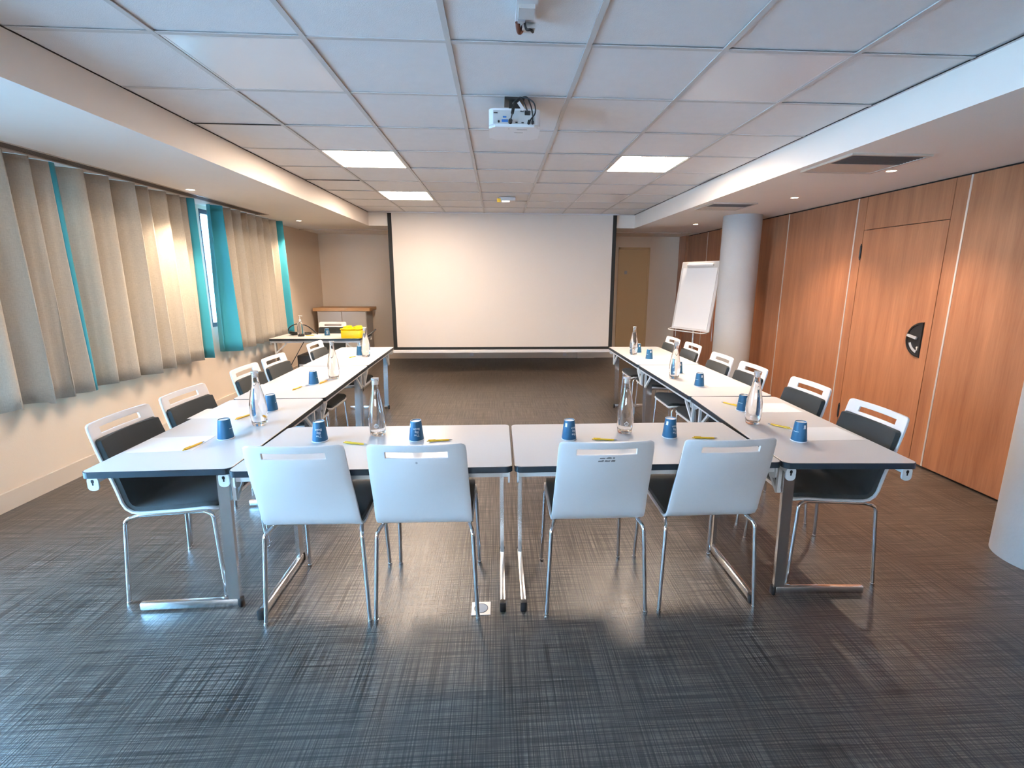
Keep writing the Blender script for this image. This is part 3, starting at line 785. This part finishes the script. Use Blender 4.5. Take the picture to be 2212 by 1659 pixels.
# ------------------------------------------------------------------ corner desk things
t = thing('storage_box', 'bright yellow plastic box with round knobs on the corner desk', 'box', (-1.955, 6.42, TZ))
bm = BM(); rbox(bm, -.132, .132, -.09, .12, 0, .112, .014, 3); obj('body', bm, M['yellow'], t, 40)
bm = BM(); rbox(bm, -.137, .137, -.095, .125, .113, .132, .009, 3); obj('lid', bm, M['yellow'], t, 40)
for x in (-.068, .068):
    for y in (-.035, .065):
        bm = BM(); lathe(bm, [(.0, 0), (.043, 0), (.043, .018), (.040, .024), (.0, .025)], 28, (x, y, .1315), cap0=False, cap1=False); obj('knob', bm, M['yellow'], t, 50)

t = thing('pump_bottle', 'clear pump bottle on the left of the corner desk', 'bottle', (-2.700, 6.58, TZ))
bm = BM(); lathe(bm, [(.0, 0), (.040, 0), (.044, .006), (.044, .12), (.034, .175), (.018, .205), (.014, .21), (.0, .21)], 32, cap0=False, cap1=False); obj('body', bm, M['water'], t, 50)
bm = BM(); lathe(bm, [(.0, .208), (.017, .208), (.017, .232), (.006, .235), (.005, .275), (.0, .275)], 20, cap0=False, cap1=False); tube(bm, [(-.012, 0, .28), (.012, 0, .282), (.035, 0, .278)], .006, 8); obj('pump_head', bm, M['laminate'], t, 50)

bm = BM(); pts = []
for i in range(90):
    a = i/90*2*math.pi*3.2; r = .10+.012*math.sin(i*.7)
    pts.append((-2.78+r*1.35*math.cos(a), 6.74+r*.75*math.sin(a), TZ+.013+.006*(i/30)+.004*math.sin(i*.9)))
pts += [(-2.92, 6.73, TZ+.05), (-2.90, 6.74, TZ+.12), (-2.80, 6.76, TZ+.155), (-2.68, 6.77, TZ+.12), (-2.58, 6.76, TZ+.04), (-2.54, 6.75, TZ+.012)]
tube(bm, spline(pts, 3), .0075, 8)
tag(obj('coiled_cable', bm, M['black'], None, 60), 'black cable coil lying beside the pump bottle on the corner desk', 'cable')
bm = BM(); tube(bm, spline([(-1.80, 6.42, TZ+.012), (-1.76, 6.47, TZ+.03), (-1.72, 6.52, TZ+.06), (-1.69, 6.58, TZ+.095)], 6), lambda f: .016-.008*f, 8)
rbox(bm, -1.86, -1.80, 6.60, 6.66, TZ, TZ+.03, .006)
tag(obj('gooseneck_microphone', bm, M['black'], None, 60), 'small black curved device behind the right end of the corner desk', 'microphone')

t = thing('computer_tower', 'black computer tower on the floor under the corner desk', 'computer', (-2.52, 6.34, 0))
bm = BM(); rbox(bm, -.105, .105, -.13, .22, .012, .535, .006); obj('case', bm, M['black'], t, 40)
bm = BM(); box(bm, -.09, .09, -.134, -.130, .03, .22)
for i in range(7): box(bm, -.085, .085, -.138, -.134, .045+i*.024, .055+i*.024)
obj('front_grille', bm, M['ventdark'], t)
bm = BM(); box(bm, -.085, .085, -.134, -.130, .38, .42); box(bm, -.02, .02, -.136, -.130, .33, .35); obj('drive_bay', bm, M['grey'], t)
bm = BM()
for x in (-.09, .09):
    for y in (-.1, .19): box(bm, x-.012, x+.012, y-.012, y+.012, 0, .013)
obj('feet', bm, M['black'], t)
bm = BM(); tube(bm, spline([(-2.56, 6.30, .70), (-2.62, 6.20, .55), (-2.70, 6.14, .38), (-2.74, 6.10, .20), (-2.76, 6.06, .05), (-2.80, 6.0, .008), (-2.9, 5.9, .008)], 8), .005, 8)
tube(bm, spline([(-2.95, 6.38, .52), (-2.88, 6.30, .45), (-2.80, 6.22, .30), (-2.74, 6.16, .10), (-2.70, 6.05, .008), (-2.6, 5.95, .008)], 8), .0045, 8)
tag(obj('hanging_cable', bm, M['black'], None, 60), 'black cables drooping from the corner desk to the floor', 'cable')

# cabinet
t = thing('low_cabinet', 'low grey cabinet with an oak top against the far left corner', 'cabinet', (-2.745, 8.45, 0))
bm = BM(); rbox(bm, -.49, .49, 0, .47, .955, 1.012, .004); obj('top', bm, M['oak'], t)
bm = BM(); box(bm, -.42, .42, .02, .44, .04, .953); box(bm, -.40, .40, .05, .42, 0, .04); obj('body', bm, M['cabinet'], t)
for s in (-1, 1):
    bm = BM(); box(bm, *(sorted((s*.004, s*.412))), .004, .0195, .05, .945); dr = obj('door', bm, M['cabinet'], t)
    bm = BM(); tube(bm, [(s*.04, .003, .55), (s*.04, -.02, .55), (s*.04, -.02, .67), (s*.04, .003, .67)], .005, 8); obj('handle', bm, M['alu'], dr)

# ------------------------------------------------------------------ flipchart easel
yaw, tilt = -1.12, .15
t = thing('flipchart_easel', 'white flipchart easel with a blank pad, in front of the grey column', 'flipchart', (2.81, 6.77, 0), yaw)
UP = Vector((0, math.sin(tilt), math.cos(tilt)))       # local: width x, facing -y
def em(z=.797): return Matrix.Translation((0, 0, z)) @ Matrix.Rotation(-tilt, 4, 'X')
bm = BM(); prism(bm, rrect(.70, 1.0, .015, 4, 0, .5), 0, .018, em() @ Matrix(((1, 0, 0, 0), (0, 0, 1, 0), (0, 1, 0, 0), (0, 0, 0, 1)))); obj('board', bm, M['laminate'], t)
bm = BM(); box(bm, -.335, .335, -.004, -.0005, .90, .995, em()); obj('header_plate', bm, M['tbar'], t)
bm = BM(); rbox(bm, -.235, .235, -.026, -.004, .925, .965, .009, 3, em()); obj('clamp_bar', bm, M['laminate'], t, 40)
bm = BM(); box(bm, -.31, .31, -.008, -.0008, .03, .905, em()); obj('paper_pad', bm, M['paper'], t)
bm = BM(); m_ = em()
path = [(-.35, -.005, .0), (-.35, -.07, -.018), (-.30, -.095, -.03), (.30, -.095, -.03), (.35, -.07, -.018), (.35, -.005, .0)]
tube(bm, [m_ @ Vector(p) for p in fillet(path, .03, 5)], .008, 8); box(bm, -.33, .33, -.085, 0, -.028, -.022, m_); obj('pen_tray', bm, M['laminate'], t, 50)
top = m_ @ Vector((0, .03, .35))
bm = BM(); tube(bm, [(0, .09, .62), m_ @ Vector((0, .045, .55))], .016, 12); box(bm, -.05, .05, .019, .045, .35, .55, m_); obj('tilt_bracket', bm, M['grey'], t, 50)
bm = BM(); tube(bm, [(0, .09, .60), (0, .105, 1.22)], .011, 10); tube(bm, [(0, .09, .35), (0, .09, .98)], .017, 12); obj('pole', bm, M['alu'], t, 50)
for a in (-150, -30, 90):
    c, s = math.cos(R(a)), math.sin(R(a))
    bm = BM(); tube(bm, [(.0+.02*c, .09+.02*s, .46), (.36*c, .09+.36*s, .012)], .010, 10); l = obj('leg', bm, M['alu'], t, 50)
    bm = BM(); lathe(bm, [(.0, 0), (.016, 0), (.016, .02), (.0, .024)], 14, (.36*c, .09+.36*s, 0), cap0=False, cap1=False); obj('rubber_foot', bm, M['black'], l, 50)
for s in (-1, 1):
    bm = BM(); tube(bm, [m_ @ Vector((s*.335, .022, .35)), m_ @ Vector((s*.335, .10, -.12))], .005, 8); obj('extension_arm', bm, M['alu'], t)

# ------------------------------------------------------------------ projector
t = thing('projector', 'white projector hanging from the tiled ceiling with black cables', 'projector', (.098, 2.80, CEIL))
bm = BM(); prism(bm, rrect(.285, .25, .035, 6, 0, .125), -.165, -.072); 
bmesh.ops.bevel(bm, geom=[e for e in bm.edges if abs(e.verts[0].co.z-e.verts[1].co.z) < 1e-6 and e.verts[0].co.z < -.16], offset=.012, segments=3, affect='EDGES')
pj = obj('body', bm, M['projector'], t, 35)
bm = BM(); box(bm, -.118, .112, -.0012, .0, -.150, -.082); rp = obj('rear_panel', bm, M['tbar'], t)
def port(name, x0, x1, z0, z1, m, dpt=.004):
    bm = BM(); rbox(bm, x0, x1, -.0012-dpt, -.001, z0, z1, min(.0015, dpt*.4), 1); obj(name, bm, m, rp)
port('slot', -.116, -.094, -.098, -.093, M['black']); port('vga_port', -.072, -.038, -.142, -.128, M['port_blue']); port('vga_port', -.066, -.046, -.120, -.112, M['port_blue'])
port('hdmi_port', .003, .015, -.145, -.140, M['black']); port('hdmi_port', .036, .050, -.146, -.141, M['black']); port('power_inlet', .054, .084, -.105, -.083, M['black'], .006)
port('label_sticker', .030, .048, -.088, -.083, M['inkdark'], .001)
bm = BM(); tube(bm, [(-.088, -.001, -.140), (-.088, -.008, -.140)], .006, 12); obj('audio_jack', bm, M['black'], rp)
bm = BM(); box(bm, .0, .05, .10, .103, -.1664, -.1655); box(bm, -.035, -.030, .03, .035, -.1664, -.1655); box(bm, .012, .07, .045, .047, -.1664, -.1655); obj('printed_marks', bm, M['inkdark'], t)
bm = BM(); lathe(bm, [(.0, 0), (.03, 0), (.034, .012), (.034, .02), (.0, .02)], 24, (0, 0, 0)); 
bmesh.ops.transform(bm, matrix=Matrix.Translation((.06, .27, -.118)) @ Matrix.Rotation(R(90), 4, 'X'), verts=list(bm.verts)); obj('lens', bm, M['black'], t, 40)
bm = BM(); box(bm, -.055, .055, .03, .16, -.016, -.0025); box(bm, -.03, .03, .06, .13, -.072, -.016); box(bm, -.08, .08, .04, .15, -.074, -.066); obj('ceiling_mount', bm, M['black'], t)
bm = BM()
for p in ([(-.01, .05, -.03), (-.005, -.02, -.05), (-.01, -.035, -.09), (-.02, -.03, -.125), (-.025, -.012, -.142)],
          [(.0, .06, -.02), (.05, -.01, -.02), (.10, -.03, -.05), (.11, -.035, -.10), (.085, -.03, -.135), (.075, -.012, -.146)],
          [(.01, .06, -.015), (.06, .0, -.012), (.085, -.02, -.06), (.095, -.03, -.11), (.098, -.014, -.146)],
          [(.0, .05, -.02), (.03, .0, .0-.015), (.05, -.02, -.05), (.068, -.02, -.09)]):
    tube(bm, spline(p, 8), .0038, 8)
tube(bm, [(-.025, -.003, -.143), (-.024, -.022, -.138)], .011, 10); tube(bm, [(.075, -.003, -.146), (.078, -.022, -.14)], .008, 10); tube(bm, [(.098, -.003, -.146), (.098, -.02, -.142)], .007, 10)
tube(bm, [(-.008, -.030, -.075), (-.015, -.034, -.108)], .0085, 10)
obj('cables', bm, M['black'], t, 50)
bm = BM(); bar(bm, (.018, -.026, -.048), (.048, -.026, -.088), .003, .016, (1, 0, 0)); obj('cable_tag', bm, M['laminate'], t)

# ceiling junction box, exit light, floor socket
t = thing('ceiling_junction_box', 'open white socket box with brown wires at the top edge of the view', 'socket', (.110, 1.975, CEIL))
bm = BM(); box(bm, -.038, .038, -.12, .065, -.030, -.0025); box(bm, -.012, .038, .030, .065, -.048, -.030); obj('box_body', bm, M['laminate'], t)
bm = BM(); box(bm, -.030, .028, -.095, -.02, -.044, -.030); box(bm, -.03, -.002, .0, .018, -.040, -.030); obj('socket_insert', bm, M['tbar'], t)
bm = BM(); tube(bm, spline([(-.03, .02, -.034), (-.024, .05, -.05), (-.016, .062, -.046), (-.004, .04, -.035)], 6), .009, 8); obj('brown_wires', bm, M['brown'], t, 50)
bm = BM(); tube(bm, spline([(-.005, .01, -.034), (.004, .03, -.052), (.02, .03, -.054), (.03, .05, -.052)], 6), .005, 8); obj('black_wires', bm, M['black'], t, 50)

t = thing('emergency_light', 'small emergency light with a yellow end on the far ceiling above the screen', 'emergency light', (.10, 6.14, CEIL))
bm = BM(); rbox(bm, -.085, .125, -.04, .04, -.045, -.0035, .008); obj('housing', bm, M['laminate'], t, 40)
bm = BM(); rbox(bm, -.105, -.06, -.046, -.030, -.065, -.02, .004); obj('yellow_label', bm, M['signyellow'], t)
bm = BM(); rbox(bm, -.045, .05, -.030, .030, -.052, -.044, .003); obj('lens', bm, M['exit_on'], t)

t = thing('floor_socket', 'square metal floor socket plate near the second front chair', 'socket', (-.090, 1.975, 0))
bm = BM(); rbox(bm, -.045, .045, -.045, .045, 0, .0035, .001, 1); obj('plate', bm, M['alu'], t)
bm = BM(); lathe(bm, [(.030, .0036), (.0325, .0036), (.0325, .0042), (.030, .0042)], 32, cap0=False, cap1=False); obj('ring_groove', bm, M['black'], t)
bm = BM(); lathe(bm, [(.0, .0036), (.0295, .0036), (.0295, .0046), (.0, .0048)], 32, cap0=False, cap1=False); obj('lid', bm, M['grey'], t, 30)

# ------------------------------------------------------------------ light and camera
w = bpy.data.worlds.new('sky'); SC.world = w; w.use_nodes = True
bg = w.node_tree.nodes['Background']; bg.inputs['Strength'].default_value = 16
wt = w.node_tree; wtc = N(wt, 'ShaderNodeTexCoord'); wsx = N(wt, 'ShaderNodeSeparateXYZ'); wr = N(wt, 'ShaderNodeMapRange')
wr.inputs['From Min'].default_value = -.45; wr.inputs['From Max'].default_value = -.12
wm = N(wt, 'ShaderNodeMix'); wm.data_type = 'RGBA'; wm.inputs[6].default_value = (.10, .12, .14, 1); wm.inputs[7].default_value = (.78, .88, 1.0, 1)   # ground outside, sky
wt.links.new(wtc.outputs['Generated'], wsx.inputs[0]); wt.links.new(wsx.outputs['Z'], wr.inputs['Value']); wt.links.new(wr.outputs['Result'], wm.inputs[0]); wt.links.new(wm.outputs[2], bg.inputs['Color'])
for y0, y1, z0, z1 in OPEN:       # sampling portals in the window openings
    l = bpy.data.lights.new('window_portal', 'AREA'); l.shape = 'RECTANGLE'; l.size = y1-y0; l.size_y = z1-z0; l.cycles.is_portal = True
    o = bpy.data.objects.new('window_portal', l); COL.objects.link(o); o.location = (XL-.16, (y0+y1)/2, (z0+z1)/2); o.rotation_euler = (R(90), 0, R(-90))
l = bpy.data.lights.new('window_portal', 'AREA'); l.shape = 'RECTANGLE'; l.size = FX1-FX0; l.size_y = FZ1-FZ0; l.cycles.is_portal = True
o = bpy.data.objects.new('window_portal', l); COL.objects.link(o); o.location = ((FX0+FX1)/2, YF-.16, (FZ0+FZ1)/2); o.rotation_euler = (R(90), 0, 0)

f, pit, yw, rol = 1015.55, .1969, .0556, .0042
cy, sy, cp, sp = math.cos(yw), math.sin(yw), math.cos(pit), math.sin(pit)
F = Vector((sy*cp, cy*cp, -sp)); X = Vector((cy, -sy, 0)); U = X.cross(F)
c, s = math.cos(rol), math.sin(rol); X, U = c*X+s*U, -s*X+c*U
cam = bpy.data.cameras.new('camera'); co = bpy.data.objects.new('camera', cam); COL.objects.link(co)
B = -F
co.matrix_world = Matrix(((X.x, U.x, B.x, 0), (X.y, U.y, B.y, 0), (X.z, U.z, B.z, 1.54), (0, 0, 0, 1)))
cam.sensor_fit = 'HORIZONTAL'; cam.sensor_width = 36; cam.lens = f/2212*36
cam.shift_x = -26.5/2212; cam.shift_y = -26.4/2212; cam.clip_start = .02
SC.camera = co
SC.view_settings.view_transform = 'Standard'; SC.view_settings.look = 'None'; SC.view_settings.gamma = 1
SC.view_settings.use_curve_mapping = False; SC.view_settings.exposure = 1.25
SC.cycles.max_bounces = 12; SC.cycles.transmission_bounces = 12; SC.cycles.glossy_bounces = 6; SC.cycles.diffuse_bounces = 5
SC.cycles.caustics_refractive = True; SC.cycles.sample_clamp_indirect = 6; SC.cycles.blur_glossy = .5
